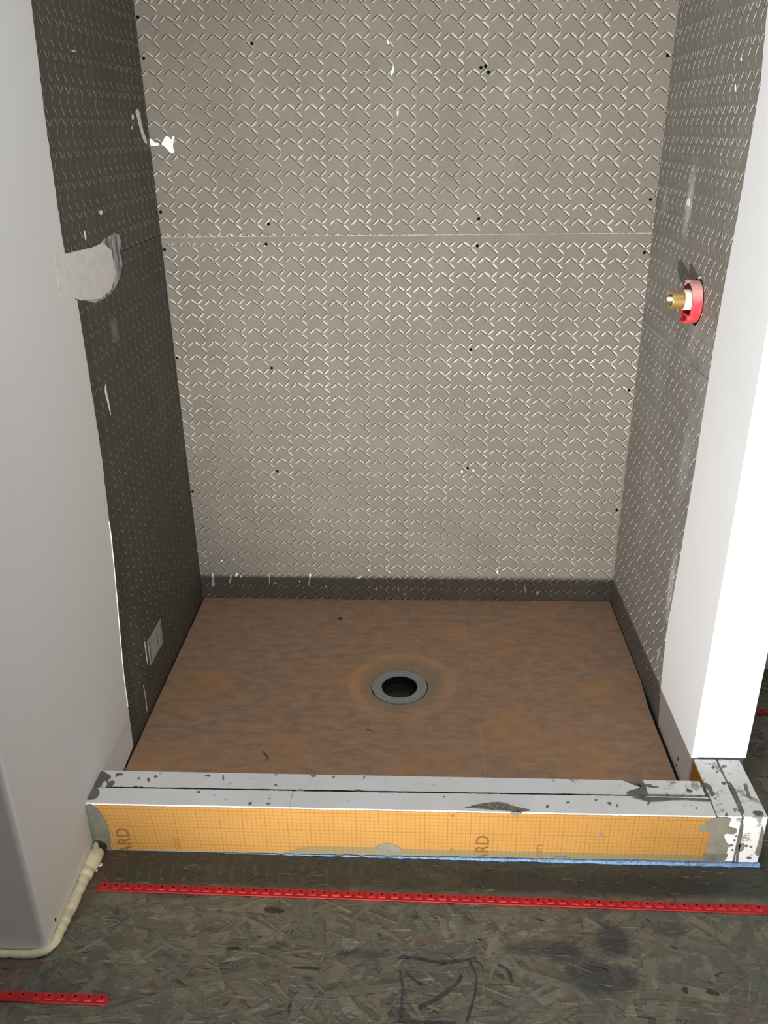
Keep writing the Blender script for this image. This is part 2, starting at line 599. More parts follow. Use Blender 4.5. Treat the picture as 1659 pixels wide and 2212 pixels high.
def make_floor():
    rnd = random.Random(11)
    bm = bmesh.new()
    cl = bm.loops.layers.float_color.new('flake')

    def face(pts, col):
        f = bm.faces.new([bm.verts.new(p) for p in pts])
        for l in f.loops:
            l[cl] = (*col, 1)
    face([(-3, -4, -.0005), (4, -4, -.0005), (4, 3, -.0005), (-3, 3, -.0005)], (.10, .09, .06))
    pal = [(000.155, 000.145, 000.101), (000.132, 000.128, 000.094), (000.173, 000.155, 000.109), (000.121, 000.123, 000.099), (000.152, 000.128, 000.094), (000.167, 000.152, 000.096),
           (000.136, 000.136, 000.109), (000.101, 000.101, 000.081), (000.198, 000.179, 000.128), (000.152, 000.121, 000.089)]

    def scatter(num, x0, x1, y0, y1, lmul=1.0):
        for i in range(num):
            cx, cy = rnd.uniform(x0, x1), rnd.uniform(y0, y1)
            L = rnd.uniform(.035, .145) * lmul
            w = rnd.choice((rnd.uniform(.004, .010), rnd.uniform(.010, .034))) * lmul
            a = rnd.gauss(0, .55) if rnd.random() < .7 else rnd.uniform(0, math.pi)
            ca, sa = math.cos(a), math.sin(a)
            z = (i / num) * .0012
            col = rnd.choice(pal)
            k = rnd.uniform(.84, 1.18)
            col = [c * k for c in col]
            sh = rnd.uniform(-.5, .5) * w
            t1, t2 = rnd.uniform(-.0005, .0007), rnd.uniform(-.0004, .0005)
            q = []
            shape = [(-L / 2, -w / 2), (-L / 6, -w / 2 * rnd.uniform(.7, 1.15)), (L / 2, -w / 2 + sh * .4), (L / 2 - sh, w / 2), (0, w / 2 * rnd.uniform(.8, 1.2)), (-L / 2 + sh, w / 2)]
            for lx, ly in shape:
                q.append((cx + lx * ca - ly * sa, cy + lx * sa + ly * ca,
                          max(.0, z + t1 * lx / L * 2 + t2 * ly / w * 2)))
            face(q, col)
    scatter(1800, -2, 3.2, -3, -.62, 1.8)
    scatter(7000, -.35, 1.95, -.68, .02)
    scatter(1500, 1.45, 2.6, -.1, .8)
    # dark pits where a flake has come away
    for px, py, L, w, a in ((592, 1967, .045, .016, -.1), (625, 2180, .006, .022, .1), (664, 2092, .06, .007, 0), (1455, 2048, .012, .004, -.5),
                            (640, 1992, .004, .004, 0), (1165, 1988, .02, .005, -.2), (60, 2070, .02, .005, .3), (505, 2050, .03, .008, .1),
                            (1480, 2140, .014, .014, .3), (1540, 2145, .03, .010, -.3)):
        p = at(px, py, 2, 0)
        k = [(math.cos(t) * L / 2 * rnd.uniform(.75, 1.2), math.sin(t) * w / 2 * rnd.uniform(.75, 1.2)) for t in [j * math.pi / 4 for j in range(8)]]
        face([(p.x + u * math.cos(a) - v * math.sin(a), p.y + u * math.sin(a) + v * math.cos(a), .0021) for u, v in k], (.035, .024, .02))
    # long light flakes seen in the photo
    for x0, y0, x1, y1, w in ((215, 2195, 370, 2145, .014), (525, 2000, 545, 2050, .010), (345, 2070, 400, 2110, .012), (1290, 2140, 1350, 2180, .012),
                              (690, 1990, 690, 2050, .020), (100, 2060, 60, 2140, .003), (700, 2150, 880, 2130, .016), (400, 2120, 600, 2100, .014)):
        a, b = at(x0, y0, 2, 0), at(x1, y1, 2, 0)
        d = (b - a).normalized()
        nn = Vector((-d.y, d.x, 0)) * w / 2
        zz = Vector((0, 0, .0016))
        face([a - nn + zz, b - nn + zz, b + nn + zz + Vector((0, 0, .0006)), a + nn * .8 + zz + Vector((0, 0, .0006))], (.125, .118, .085))
    for f in bm.faces:
        if f.normal.z < 0: f.normal_flip()
    o = link('floor', bm, osb_material())
    return tag(o, kind='structure')


floor = make_floor()


def stroke(px_pts, w):
    pts = resample([at(px, py, 2, .0026) for px, py in px_pts], 22)
    bm = bmesh.new()
    prev = None
    for i, p in enumerate(pts):
        t = (pts[min(21, i + 1)] - pts[max(0, i - 1)]).normalized()
        s = Vector((-t.y, t.x, 0)) * (w / 2) * (.75 + .5 * noise.noise(p * 70)) * (1 if 0 < i < 21 else .4)
        a, b = bm.verts.new(p + s), bm.verts.new(p - s)
        if prev:
            bm.faces.new((prev[0], prev[1], b, a))
        prev = (a, b)
    for f in bm.faces:
        f.normal_update()
        if f.normal.z < 0: f.normal_flip()
    o = link('marker_line', bm, M_marker, floor)
    o['label'] = 'dark marker scribble on the board floor'
    return o


stroke([(862, 2067), (900, 2069), (950, 2078), (1000, 2074), (1030, 2067)], .008)
stroke([(864, 2094), (869, 2130), (868, 2165), (866, 2196)], .006)
stroke([(876, 2098), (890, 2112), (912, 2126)], .007)
stroke([(998, 2105), (985, 2125), (950, 2152), (905, 2176)], .009)
stroke([(1013, 2075), (1027, 2100), (1028, 2135), (1018, 2175), (1006, 2210)], .006)
stroke([(1012, 2075), (1035, 2079), (1045, 2098)], .003)
stroke([(1075, 2083), (1098, 2096), (1106, 2120)], .007)
stroke([(860, 2203), (900, 2207), (985, 2209)], .007)

# ------------------------------------------------------------------ setting: walls
ZT = 2.44
wall_back = tag(link('wall_back', BX(-.13, 1.50, YB + .013, YB + .12, 0, ZT), M_dark), kind='structure')
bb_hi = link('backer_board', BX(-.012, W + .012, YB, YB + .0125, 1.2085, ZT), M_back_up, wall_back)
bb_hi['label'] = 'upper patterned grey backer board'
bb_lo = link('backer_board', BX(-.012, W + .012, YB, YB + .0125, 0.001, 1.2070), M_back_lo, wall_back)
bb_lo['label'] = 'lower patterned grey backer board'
sp = []
k = 140
for i in range(k + 1):
    x = i / k * W
    sp.append(Vector((x, YB, 1.2084 + .0006 * noise.noise(Vector((x * 40, 0, 0))))))
for i in range(k, -1, -1):
    x = i / k * W
    sp.append(Vector((x, YB, 1.2067 - .0010 * abs(noise.noise(Vector((x * 60, 9, 0)))))))
o = link('joint_seam', prism(sp, (0, -.0008, 0)), simple('pale_seam_compound', (.38, .36, .33), .85, .2, var=.4, scale=120), wall_back)
o['label'] = 'thin pale seam between the two boards'

SCREWS = [(297, 37), (544, 94), (310, 126), (1039, 146), (1049, 143), (1055, 156), (1442, 120), (1405, 431), (1034, 473), (580, 484),
          (347, 458), (575, 527), (354, 539), (1031, 531), (1392, 546), (378, 773), (587, 795), (1017, 755), (1359, 843), (599, 1018),
          (416, 1062), (1010, 1011), (1332, 1102)]


def screw_bm(r=.0042):
    bm = bmesh.new()
    prof = [(0, -.0004), (.0012, -.0004), (.0014, -.0010), (r * .85, -.0011), (r, -.0004), (r, .0015)]
    n = 16
    rings = [[bm.verts.new((q * math.cos(2 * math.pi * i / n), y, q * math.sin(2 * math.pi * i / n))) for i in range(n)] for q, y in prof[1:]]
    c = bm.verts.new((0, prof[0][1], 0))
    for i in range(n):
        bm.faces.new((c, rings[0][i], rings[0][(i + 1) % n]))
        for a, b in zip(rings, rings[1:]):
            bm.faces.new((a[i], b[i], b[(i + 1) % n], a[(i + 1) % n]))
    bmesh.ops.recalc_face_normals(bm, faces=bm.faces)
    return bm


sc0 = None
for px, py in SCREWS:
    p = at(px, py, 1, YB)
    p.x = min(max(p.x, .006), W - .006)
    par = bb_hi if p.z > 1.207 else bb_lo
    if sc0 is None:
        s = sc0 = link('screw', screw_bm(), M_black, par)
    else:
        s = sc0.copy()
        COL.objects.link(s)
        s.parent = par
    s.location = (p.x, YB, p.z)
    s['label'] = 'small black screw head'

# --- left wall: drywall sheet with a ragged edge over the grey board
wall_left = tag(link('wall_left', BX(-.12, -.0135, -.247, YB + .12, 0, ZT), M_wall, bevel=.0), kind='structure')
edge_l = [(.30, .045), (.303, .063), (.313, .20), (.318, .264), (.350, .443), (.371, .559), (.396, .786), (.399, .896), (.401, 1.153), (.378, 1.165), (.376, 1.297), (.387, 1.51), (.410, 1.706), (.42, 2.0), (.43, ZT)]
er = []
for (a, b), (c, d) in zip(edge_l, edge_l[1:]):
    n_ = max(1, int((d - b) / .006))
    for i in range(n_):
        t = i / n_
        z = b + (d - b) * t
        er.append((a + (c - a) * t + .0030 * noise.noise(Vector((z * 60, 1, 0))) + .0012 * noise.noise(Vector((z * 250, 4, 0))), z))
er.append(edge_l[-1])
pts = [Vector((-.0135, -.247, 0.002)), Vector((-.0135, .10, .002)), Vector((-.0135, .20, .035))] + [Vector((-.0135, y, z)) for y, z in er] + [Vector((-.0135, -.247, ZT))]
dl = link('drywall_sheet', prism(pts, (.0150, 0, 0)), M_wall, wall_left)
dl['label'] = 'white-grey painted drywall face'
prof = [Vector((-.12, -.2469, .002)), Vector((-.12, -.262, .002))] + [Vector((-.0105 + .012 * math.sin(a), -.250 - .012 * math.cos(a), .002)) for a in [k * math.pi / 20 for k in range(11)]] + [Vector((.0015, -.2469, .002))]
o = link('drywall_sheet', prism(prof, (0, 0, ZT - .002)), M_wall, wall_left)
o['label'] = 'painted drywall end turning the corner'
# pale lip where the edge of the drywall catches a bead of compound
lipz = [z for z in er if .16 < z[1] < .66]
pts = [Vector((.0012, y - .001, z)) for y, z in lipz[::3]]
lip = tube(pts, [.0016 + .0014 * abs(noise.noise(Vector((z[1] * 30, 0, 3)))) for z in lipz[::3]], 8)
o = link('compound_edge', lip, M_splat, wall_left, smooth=True)
o['label'] = 'thin white compound lip on the drywall edge'
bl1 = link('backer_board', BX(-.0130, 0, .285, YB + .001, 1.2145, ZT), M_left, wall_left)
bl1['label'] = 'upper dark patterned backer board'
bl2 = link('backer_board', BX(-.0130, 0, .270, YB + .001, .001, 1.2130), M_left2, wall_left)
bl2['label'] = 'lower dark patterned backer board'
# patch of joint compound bridging onto the board
flatpatch('compound_patch', [(118, 560), (122, 540), (141, 548), (172, 541), (200, 534), (222, 524), (240, 540), (250, 590), (240, 625), (218, 645), (180, 648), (160, 645), (130, 640)],
          0, .0015, .00012, M_plaster, wall_left, amp=.0012, seed=3, label='smooth pale compound patch over the board edge')
flatpatch('compound_patch', [(214, 527), (225, 517), (246, 504), (256, 508), (261, 522), (258, 545), (263, 570), (258, 600), (246, 625), (225, 645), (205, 654), (185, 650), (165, 648), (163, 636), (220, 640), (238, 600), (222, 560), (218, 548)],
          0, .0, .0012, M_smear, wall_left, amp=.0016, seed=5, label='thin translucent rim of the compound patch')
SPL = [([(292, 240), (298, 233), (303, 250), (307, 275), (316, 300), (318, 311), (312, 308), (304, 285), (297, 255)], 0, 0),
       ([(284, 248), (289, 247), (289, 258), (286, 260)], 0, 0), ([(284, 272), (287, 273), (286, 280), (284, 279)], 0, 0),
       ([(214, 456), (220, 453), (222, 461), (217, 466)], 0, 0), ([(181, 496), (185, 500), (187, 520), (184, 518)], 0, 0),
       ([(228, 825), (231, 850), (236, 870), (240, 900), (236, 885), (230, 860), (226, 845)], 0, 0),
       ([(153, 107), (164, 110), (162, 112), (154, 110)], 0, 0),
       ([(309, 1480), (310.2, 1480), (315, 1505), (318.4, 1538), (317.2, 1538), (313.4, 1506)], 0, 0),
       ([(312.4, 1384), (313.8, 1388), (319.6, 1434), (318.2, 1434), (313.2, 1400)], 0, 0),
       ([(318, 305), (327, 298), (333, 308), (345, 309), (344, 315), (322, 315)], 1, YB),
       ([(348, 312), (353, 303), (358, 294), (366, 296), (371, 303), (372, 293), (379, 297), (374, 306), (374, 320), (378, 328), (372, 333), (362, 324), (355, 316)], 1, YB),
       ([(835, 83), (838, 88), (841, 96), (837, 96)], 1, YB), ([(849, 138), (851, 150), (849, 160), (845, 164), (843, 158), (848, 148)], 1, YB),
       ([(857, 240), (862, 238), (860, 250), (858, 252)], 1, YB),
       ([(996, 1016), (1000, 1016), (999, 1023), (996, 1022)], 1, YB), ([(1021, 1013), (1025, 1014), (1024, 1019), (1020, 1018)], 1, YB),
       ([(478, 1209), (481, 1210), (480, 1214), (478, 1213)], 1, YB), ([(504, 1206), (507, 1207), (506, 1211), (504, 1210)], 1, YB),
       ([(509, 1239), (514, 1237), (513, 1245), (508, 1246)], 1, YB), ([(519, 1243), (523, 1243), (522, 1248), (519, 1248)], 1, YB),
       ([(459, 1232), (463, 1255), (464, 1268), (456, 1267), (458, 1250)], 1, YB), ([(499, 1240), (501, 1248), (496, 1262), (495, 1258)], 1, YB),
       ([(581, 1233), (583, 1255), (584, 1263), (581, 1260)], 1, YB), ([(592, 1257), (598, 1260), (597, 1262), (592, 1261)], 1, YB),
       ([(668, 1238), (673, 1240), (670, 1252), (667, 1266), (665, 1268), (668, 1250)], 1, YB), ([(645, 1254), (649, 1252), (649, 1258), (646, 1258)], 1, YB),
       ([(1074, 1230), (1076, 1234), (1075, 1240), (1072, 1238)], 1, YB), ([(1160, 1276), (1164, 1278), (1161, 1286), (1158, 1285)], 1, YB),
       ([(1133, 1260), (1135, 1270), (1136, 1283), (1134, 1280)], 1, YB), ([(1184, 1240), (1188, 1240), (1187, 1243), (1184, 1243)], 1, YB),
       ([(783, 1246), (775, 1250), (770, 1250), (778, 1244)], 1, YB), ([(796, 1230), (799, 1232), (797, 1234), (795, 1232)], 1, YB),
       ([(842, 1236), (844, 1234), (842, 1239), (840, 1238)], 1, YB), ([(812, 1270), (815, 1273), (813, 1275), (811, 1273)], 1, YB),
       ([(860, 1270), (863, 1274), (861, 1277), (859, 1274)], 1, YB), ([(872, 1281), (876, 1284), (874, 1286), (871, 1284)], 1, YB),
       ([(704, 1264), (706, 1268), (704, 1270), (702, 1266)], 1, YB),
       ([(1485, 430), (1490, 427), (1491, 440), (1487, 446), (1483, 441)], 0, W), ([(1601, 122), (1603, 127), (1602, 132), (1600, 130)], 0, W),
       ([(1588, 182), (1590, 183), (1590, 198), (1588, 196)], 0, W)]
for i, (pp, ax, val) in enumerate(SPL):
    if ax == 0 and val > 1:
        continue
    par = wall_left if ax == 0 else wall_back
    sgn = 1 if ax == 0 else -1
    o = flatpatch('plaster_splash', pp, ax, val, (.0004 if ax == 0 else -.0010), M_splat, par, amp=.0004, step=.003, sm=1, seed=i)

# --- right wall
wall_right = tag(link('wall_right', BX(W + .0135, PX1, PY0 + .008, YB + .12, 0, ZT), M_wallr), kind='structure')
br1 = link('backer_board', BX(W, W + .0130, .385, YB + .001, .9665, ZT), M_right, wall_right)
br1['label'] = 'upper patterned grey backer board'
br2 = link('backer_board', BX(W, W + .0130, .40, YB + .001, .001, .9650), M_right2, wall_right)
br2['label'] = 'lower patterned grey backer board'
edge_r = [(.436, .04), (.459, .142), (.478, .287), (.459, .525), (.450, .75), (.448, .988), (.441, 1.139), (.424, 1.301), (.408, 1.548), (.431, 1.656), (.44, 2.0), (.44, ZT)]
er = []
for (a, b), (c, d) in zip(edge_r, edge_r[1:]):
    n_ = max(1, int((d - b) / .006))
    for i in range(n_):
        t = i / n_
        z = b + (d - b) * t
        er.append((a + (c - a) * t + .0035 * noise.noise(Vector((z * 50, 7, 0))) + .0014 * noise.noise(Vector((z * 240, 4, 6))), z))
er.append(edge_r[-1])
pts = [Vector((W + .0135, PY0, .003))] + [Vector((W + .0135, er[0][0], .003))] + [Vector((W + .0135, y, z)) for y, z in er] + [Vector((W + .0135, PY0, ZT))]
o = link('drywall_sheet', prism(pts, (-.0150, 0, 0)), M_wallr, wall_right)
o['label'] = 'white drywall on the inner face'
o = link('drywall_sheet', BX(W - .0015, PX1, PY0 - .002, PY0 + .00001, H + .004, ZT), M_wallr, wall_right)
link('drywall_core', BX(W + .0136, PX1 - .0001, PY0, PY0 + .0081, H + .004, ZT), M_wallr, wall_right)
o['label'] = 'bright white drywall on the narrow front face'
sp = []
for i in range(61):
    y = .60 + i / 60 * (YB - .60)
    sp.append(Vector((W, y, .9668 + .0010 * noise.noise(Vector((y * 60, 0, 1))))))
for i in range(60, -1, -1):
    y = .60 + i / 60 * (YB - .60)
    sp.append(Vector((W, y, .9640 - .0012 * abs(noise.noise(Vector((y * 70, 2, 1)))))))
o = link('joint_seam', prism(sp, (-.0007, 0, 0)), M_dust, wall_right)
for i, (pp, ax, val) in enumerate(SPL):
    if ax == 0 and val > 1:
        flatpatch('plaster_splash', pp, ax, val, -.0012, M_splat, wall_right, amp=.0004, step=.003, sm=1, seed=i)
flatpatch('dust_smear', [(1452, 1235), (1456, 1240), (1452, 1270), (1446, 1300), (1448, 1270)], 0, W, -.0003, M_dust, wall_right, amp=.001, sm=1)
flatpatch('dust_smear', [(1424, 1400), (1428, 1398), (1422, 1420), (1417, 1438), (1419, 1418)], 0, W, -.0003, M_dust, wall_right, amp=.001, sm=1)

for i, pp in enumerate(([(1464, 1634), (1467, 1637), (1465, 1644), (1463, 1641)], [(1460, 1650), (1463, 1652), (1461, 1656)])):
    flatpatch('mortar_speck', pp, 0, W - .0015, -.0006, M_mortar, wall_right, amp=.0005, step=.003, seed=i)
flatpatch('nail_hole', [(118, 1984), (121, 1982), (122, 1989), (119, 1992)], 0, .0015, .0002, M_dark, wall_left, amp=.0002, step=.003)

# --- what lies beyond the end wall, and the ceiling over the alcove
tag(link('wall_far', BX(PX1 + .001, 3.2, .742, .84, 0, ZT), M_wall), kind='structure')
tag(link('ceiling', BX(-.13, 3.2, .10, YB + .12, ZT, ZT + .05), M_wall), kind='structure')

# added unseen upright that keeps the work light off the left wall's end
tag(link('added_beam_blocker', BX(-.10, .046, -1.16, -1.04, 0, ZT), M_wall), kind='structure')

# ------------------------------------------------------------------ shower pan and drain
DX, DY = .678, .584


def make_pan():
    root = empty('shower_pan', (DX, DY, 0), 'brownish orange fleece covered sloping shower tray between the three walls', 'shower tray')
    x0, x1, y0, y1 = .003, W - .0035, D + .001, YB - .002
    bm = bmesh.new()
    N = 128
    corners = [math.atan2(y - DY, x - DX) for x in (x0, x1) for y in (y0, y1)]
    angs = sorted([2 * math.pi * i / N - math.pi for i in range(N)] + corners)
    rings = []
    for k in range(9):
        f = k / 8
        r = []
        for a in angs:
            ca, sa = math.cos(a), math.sin(a)
            tx = ((x1 if ca > 0 else x0) - DX) / ca if abs(ca) > 1e-6 else 1e9
            ty = ((y1 if sa > 0 else y0) - DY) / sa if abs(sa) > 1e-6 else 1e9
            t = min(tx, ty)
            rin = .0805 + .0022 * noise.noise(Vector((ca * 3, sa * 3, 2))) + .0025 * max(0, noise.noise(Vector((ca * 7, sa * 7, 5))))
            rr = rin + (t - rin) * f ** 1.3
            z = ZP - .0045 * (1 - f)
            X, Y = DX + ca * rr, DY + sa * rr
            # the right edge is trimmed short, leaving a gap that widens to the front
            if f == 1 and X > x1 - .01:
                g = .0085 * max(0, min(1, (.62 - Y) / .12)) * (1 if Y > .19 else .9)
                X = min(X, x1 - g + .0012 * noise.noise(Vector((0, Y * 40, 0))))
            if f == 1 and X < x0 + .02:
                X = max(X, x0 + .003 + .002 * noise.noise(Vector((3, Y * 25, 0))))
            r.append(bm.verts.new((X, Y, z)))
        rings.append(r)
    n = len(angs)
    for a, b in zip(rings, rings[1:]):
        for i in range(n):
            bm.faces.new((a[i], b[i], b[(i + 1) % n], a[(i + 1) % n]))
    low = [bm.verts.new((v.co.x, v.co.y, .002)) for v in rings[-1]]
    lin = [bm.verts.new((v.co.x, v.co.y, .002)) for v in rings[0]]
    for i in range(n):
        j = (i + 1) % n
        bm.faces.new((rings[-1][i], low[i], low[j], rings[-1][j]))
        bm.faces.new((rings[0][i], rings[0][j], lin[j], lin[i]))
        bm.faces.new((low[i], lin[i], lin[j], low[j]))
    bmesh.ops.recalc_face_normals(bm, faces=bm.faces)
    o = adopt(link('membrane', bm, M_pan), root)
    o = adopt(link('gap_shade_strip', BX(W - .0150, W - .0016, D + .002, .62, .002, .030), M_dark), root)  # dark strip laid in to give the open gap its shade
    o['label'] = 'dark strip painted as the shade of the gap along the right edge'
    return root


make_pan()


def lathe(bm, prof, c, n=64, mat=0, wob=0):
    rings = []
    for r, z in prof:
        rings.append([bm.verts.new((c[0] + (r + wob * noise.noise(Vector((math.cos(2 * math.pi * i / n) * 2, math.sin(2 * math.pi * i / n) * 2, 1)))) * math.cos(2 * math.pi * i / n),
                                    c[1] + (r + wob * noise.noise(Vector((math.cos(2 * math.pi * i / n) * 2, math.sin(2 * math.pi * i / n) * 2, 1)))) * math.sin(2 * math.pi * i / n), c[2] + z)) for i in range(n)])
    for a, b in zip(rings, rings[1:]):
        for i in range(n):
            f = bm.faces.new((a[i], a[(i + 1) % n], b[(i + 1) % n], b[i]))
            f.material_index = mat
    return rings


drain = empty('shower_drain', (DX, DY, 0), 'round pale grey drain flange with a black open pipe, set in the shower tray', 'drain')
bm = bmesh.new()
lathe(bm, [(.0785, .0020), (.0785, .0345), (.078, .0350), (.066, .0352), (.0520, .0350), (.0508, .0338), (.0508, .0020), (.0785, .0020)], (DX, DY, 0), wob=.0015)
adopt(link('flange', bm, M_flange, smooth=False), drain)
bm = bmesh.new()
rr = lathe(bm, [(.0500, .0335), (.0500, .006), (.0475, .0055), (.0475, .0040), (.030, .0035)], (DX, DY, 0))
bm.faces.new(rr[-1])
for i in range(6):
    a = i * math.pi / 3 + .3
    box(bm, DX + .034 * math.cos(a) - .003, DX + .034 * math.cos(a) + .003, DY + .034 * math.sin(a) - .003, DY + .034 * math.sin(a) + .003, .0035, .010)
adopt(link('pipe', bm, M_pipe, smooth=False), drain)

# ------------------------------------------------------------------ curb
curb = empty('shower_curb', (W / 2, 0, 0), 'low L-shaped foam curb with orange printed front and white mortar-smeared top', 'shower curb')


def cpart(name, bm, mat, label=None, bevel=0.0, smooth=False):
    o = adopt(link(name, bm, mat, bevel=bevel, smooth=smooth), curb)
    if label: o['label'] = label
    return o


def ragbox(x0, x1, y0, y1, z0, z1, amp=.0007, step=.006, sd=0, skew=0.0):
    pts = rag([Vector((x0, y0, z0)), Vector((x1, y0, z0)), Vector((x1, y1 + skew, z0)), Vector((x0, y1, z0))], step, amp, seed=sd)
    for p in pts:
        p.z = z0
        p.y = max(p.y, y0)
    return prism(pts, (0, 0, z1 - z0))


# front board of the main curb: two lengths butted together
cpart('foam_board', ragbox(.002, .4525, .0015, .0500, .001, H, sd=1, skew=.0015), M_foam, 'left length of the front white foam board')
cpart('foam_board', ragbox(.4532, W - .001, .0015, .0515, .001, H - .0006, sd=2, skew=.0065), M_foam, 'long right length of the front white foam board')
cpart('foam_board', prism([Vector((p.x, max(p.y, .0525 + p.x * .0050), .0395)) for p in rag([Vector((.002, .0525, .0395)), Vector((1.205, .0585, .0395)), Vector((1.225, .085, .0395)), Vector((1.19, D, .0395)), Vector((.002, D, .0395))], .006, .0007, seed=3)], (0, 0, H - .0403)), M_foam_b, 'rear white foam board spotted with mortar')
o = cpart('foam_board', ragbox(1.236, 1.362, .0625, .1055, .0395, H + .0010, sd=4), M_foam_d, 'short loose foam offcut at the right end')
cpart('foam_board', ragbox(W + .0025, 1.4210, .0012, PY0 - .004, .001, H, sd=5), M_foam_d, 'inner foam board of the short return')
cpart('foam_board', ragbox(1.4258, 1.4750, .0012, PY0 - .004, .001, H, sd=6), M_foam_d, 'outer foam board of the short return')
cpart('core', BX(.004, 1.472, .0040, PY0 - .006, .002, H - .016) if False else BX(.004, 1.366, .004, .102, .002, H - .012), M_dark)
cpart('mortar_bed', BX(1.205, 1.366, .056, .1045, .0395, H - .006), M_mortar, 'grey mortar bed between foam pieces')
cpart('mortar_bed', BX(1.4205, 1.4262, .002, PY0 - .006, .002, H - .004), M_mortar, 'dark mortar joint')
cpart('fleece_face', BX(W + .0018, W + .0026, D - .004, PY0 - .005, .002, H - .003), M_orange_plain, 'plain dark orange inner side')

# orange printed face
gp = []
for i in range(171):
    x = .03 + 1.19 * i / 170
    gp.append(Vector((x, .0512 + x * .0050 - .0010 * noise.noise(Vector((x * 80, 0, 0))), H - .002)))
for i in range(170, -1, -1):
    x = .03 + 1.19 * i / 170
    gp.append(Vector((x, .0528 + x * .0050 + .0012 * abs(noise.noise(Vector((x * 70, 5, 0)))) + .0012 * max(0, noise.noise(Vector((x * 22, 8, 0)))), H - .002)))
cpart('board_joint', prism(gp, (0, 0, .0024)), M_dark, 'thin dark ragged joint between the two boards')
orange_face = cpart('fleece_face', BX(.003, 1.3660, .0000, .0014, .0022, H - .0042), M_orange, 'orange face with printed centimetre grid')


def text_mesh(s, size, mat, x, z, sx=1.0, clip=None, label=None, bold=0.0):
    cu = bpy.data.curves.new('t', 'FONT')
    cu.body = s
    cu.size = size
    cu.offset = bold
    ob = bpy.data.objects.new('t', cu)
    COL.objects.link(ob)
    dg = bpy.context.evaluated_depsgraph_get()
    dg.update()
    me = bpy.data.meshes.new_from_object(ob.evaluated_get(dg))
    bpy.data.objects.remove(ob)
    bm = bmesh.new()
    bm.from_mesh(me)
    # text runs upward, letters' tops to the left
    for v in bm.verts:
        a, b = v.co.x * sx, v.co.y
        v.co = Vector((x - b, -.0002, z + a))
    if clip is not None:
        g = list(bm.verts) + list(bm.edges) + list(bm.faces)
        bmesh.ops.bisect_plane(bm, geom=g, plane_co=(0, 0, clip), plane_no=(0, 0, -1), clear_outer=True)
    for f in bm.faces:
        f.normal_update()
        if f.normal.y > 0: f.normal_flip()
    o = cpart('printed_text', bm, mat, label)
    o.parent = orange_face
    o.matrix_parent_inverse = Matrix()
    return o


# cap height 0.72 of size in the built-in font
text_mesh('ARD', .0415, M_ink, .0875, -.0085, sx=.93, clip=.0045, label='brown printed letters ARD near the left end', bold=.0006)
text_mesh('ARD', .0415, M_ink, .8880, -.0080, sx=.93, clip=.0075, label='brown printed letters ARD right of the middle', bold=.0006)
text_mesh('om', .0300, M_ink_l, .1990, .0095, sx=1.0, clip=.0045, label='brown printed letters om')
text_mesh('om', .0300, M_ink_l, 1.0060, .0085, sx=1.0, clip=.0045, label='brown printed letters om')
text_mesh('30', .0105, M_ink, .8115, .1200, label='small printed number 30')
text_mesh('20', .0105, M_ink, .8110, .0205, label='small printed number 20')


def cpatch(name, pxs, ax, val, th, mat, label=None, amp=.0008, sm=1, seed=0, step=.003):
    return flatpatch(name, pxs, ax, val, th, mat, curb, amp=amp, sm=sm, seed=seed, step=step, label=label)


# mortar on the front face
cpatch('mortar_smear', [(184, 1738), (198, 1738), (212, 1748), (224, 1765), (233, 1785), (239, 1810), (238, 1832), (248, 1838), (215, 1840), (196, 1826), (188, 1795), (184, 1765)], 1, 0, -.0012, M_mortar, 'grey mortar oval at the left end', seed=1)
cpatch('mortar_smear', [(1540, 1765), (1579, 1766), (1578, 1776), (1572, 1784), (1577, 1788), (1592, 1790), (1590, 1800), (1580, 1802), (1566, 1800), (1563, 1808), (1568, 1820), (1574, 1826), (1573, 1834), (1568, 1842), (1572, 1850), (1560, 1864), (1520, 1862), (1520, 1845), (1527, 1838), (1530, 1815), (1537, 1800), (1530, 1797), (1508, 1795), (1510, 1788), (1525, 1778)],
       1, 0, -.0010, M_mortar_pale, 'pale grey mortar over the front corner joint', amp=.0012, seed=2)
cpatch('mortar_smear', [(1518, 1842), (1526, 1848), (1535, 1843), (1546, 1848), (1560, 1844), (1572, 1846), (1560, 1856), (1548, 1868), (1528, 1866), (1520, 1856)], 1, -.0008, -.0008, M_mortar, 'dark mortar lump near the foot', seed=3)
cpatch('mortar_smear', [(806, 1842), (812, 1828), (828, 1820), (848, 1822), (866, 1832), (872, 1842), (840, 1845)], 1, 0, -.0010, M_mortar_pale, 'small mortar hump on the front face', seed=4)
cpatch('mortar_smear', [(1190, 1856), (1200, 1849), (1218, 1848), (1232, 1854), (1234, 1858)], 1, 0, -.0010, M_mortar, None, seed=5)
cpatch('mortar_smear', [(1100, 1754), (1130, 1754), (1118, 1761), (1108, 1761)], 1, 0, -.0010, M_mortar_pale, None, seed=6)
cpatch('mortar_smear', [(1293, 1798), (1301, 1800), (1302, 1808), (1295, 1807)], 1, 0, -.0007, M_mortar_pale, None, seed=7)
cpatch('mortar_smear', [(1601, 1775), (1606, 1778), (1604, 1800), (1598, 1830), (1594, 1866), (1588, 1866), (1592, 1835), (1596, 1805), (1600, 1790)], 1, .0012, -.0010, M_mortar, 'mortar filled joint between the end boards', seed=8)
cpatch('mortar_smear', [(1596, 1822), (1606, 1820), (1609, 1828), (1604, 1838), (1594, 1840)], 1, .0012, -.0010, M_mortar_pale, None, seed=9)
cpatch('mortar_smear', [(1648, 1782), (1650, 1800), (1644, 1840), (1636, 1850), (1630, 1842), (1638, 1820), (1644, 1790)], 1, .0012, -.0006, M_mortar_pale, None, seed=10, amp=.0015)
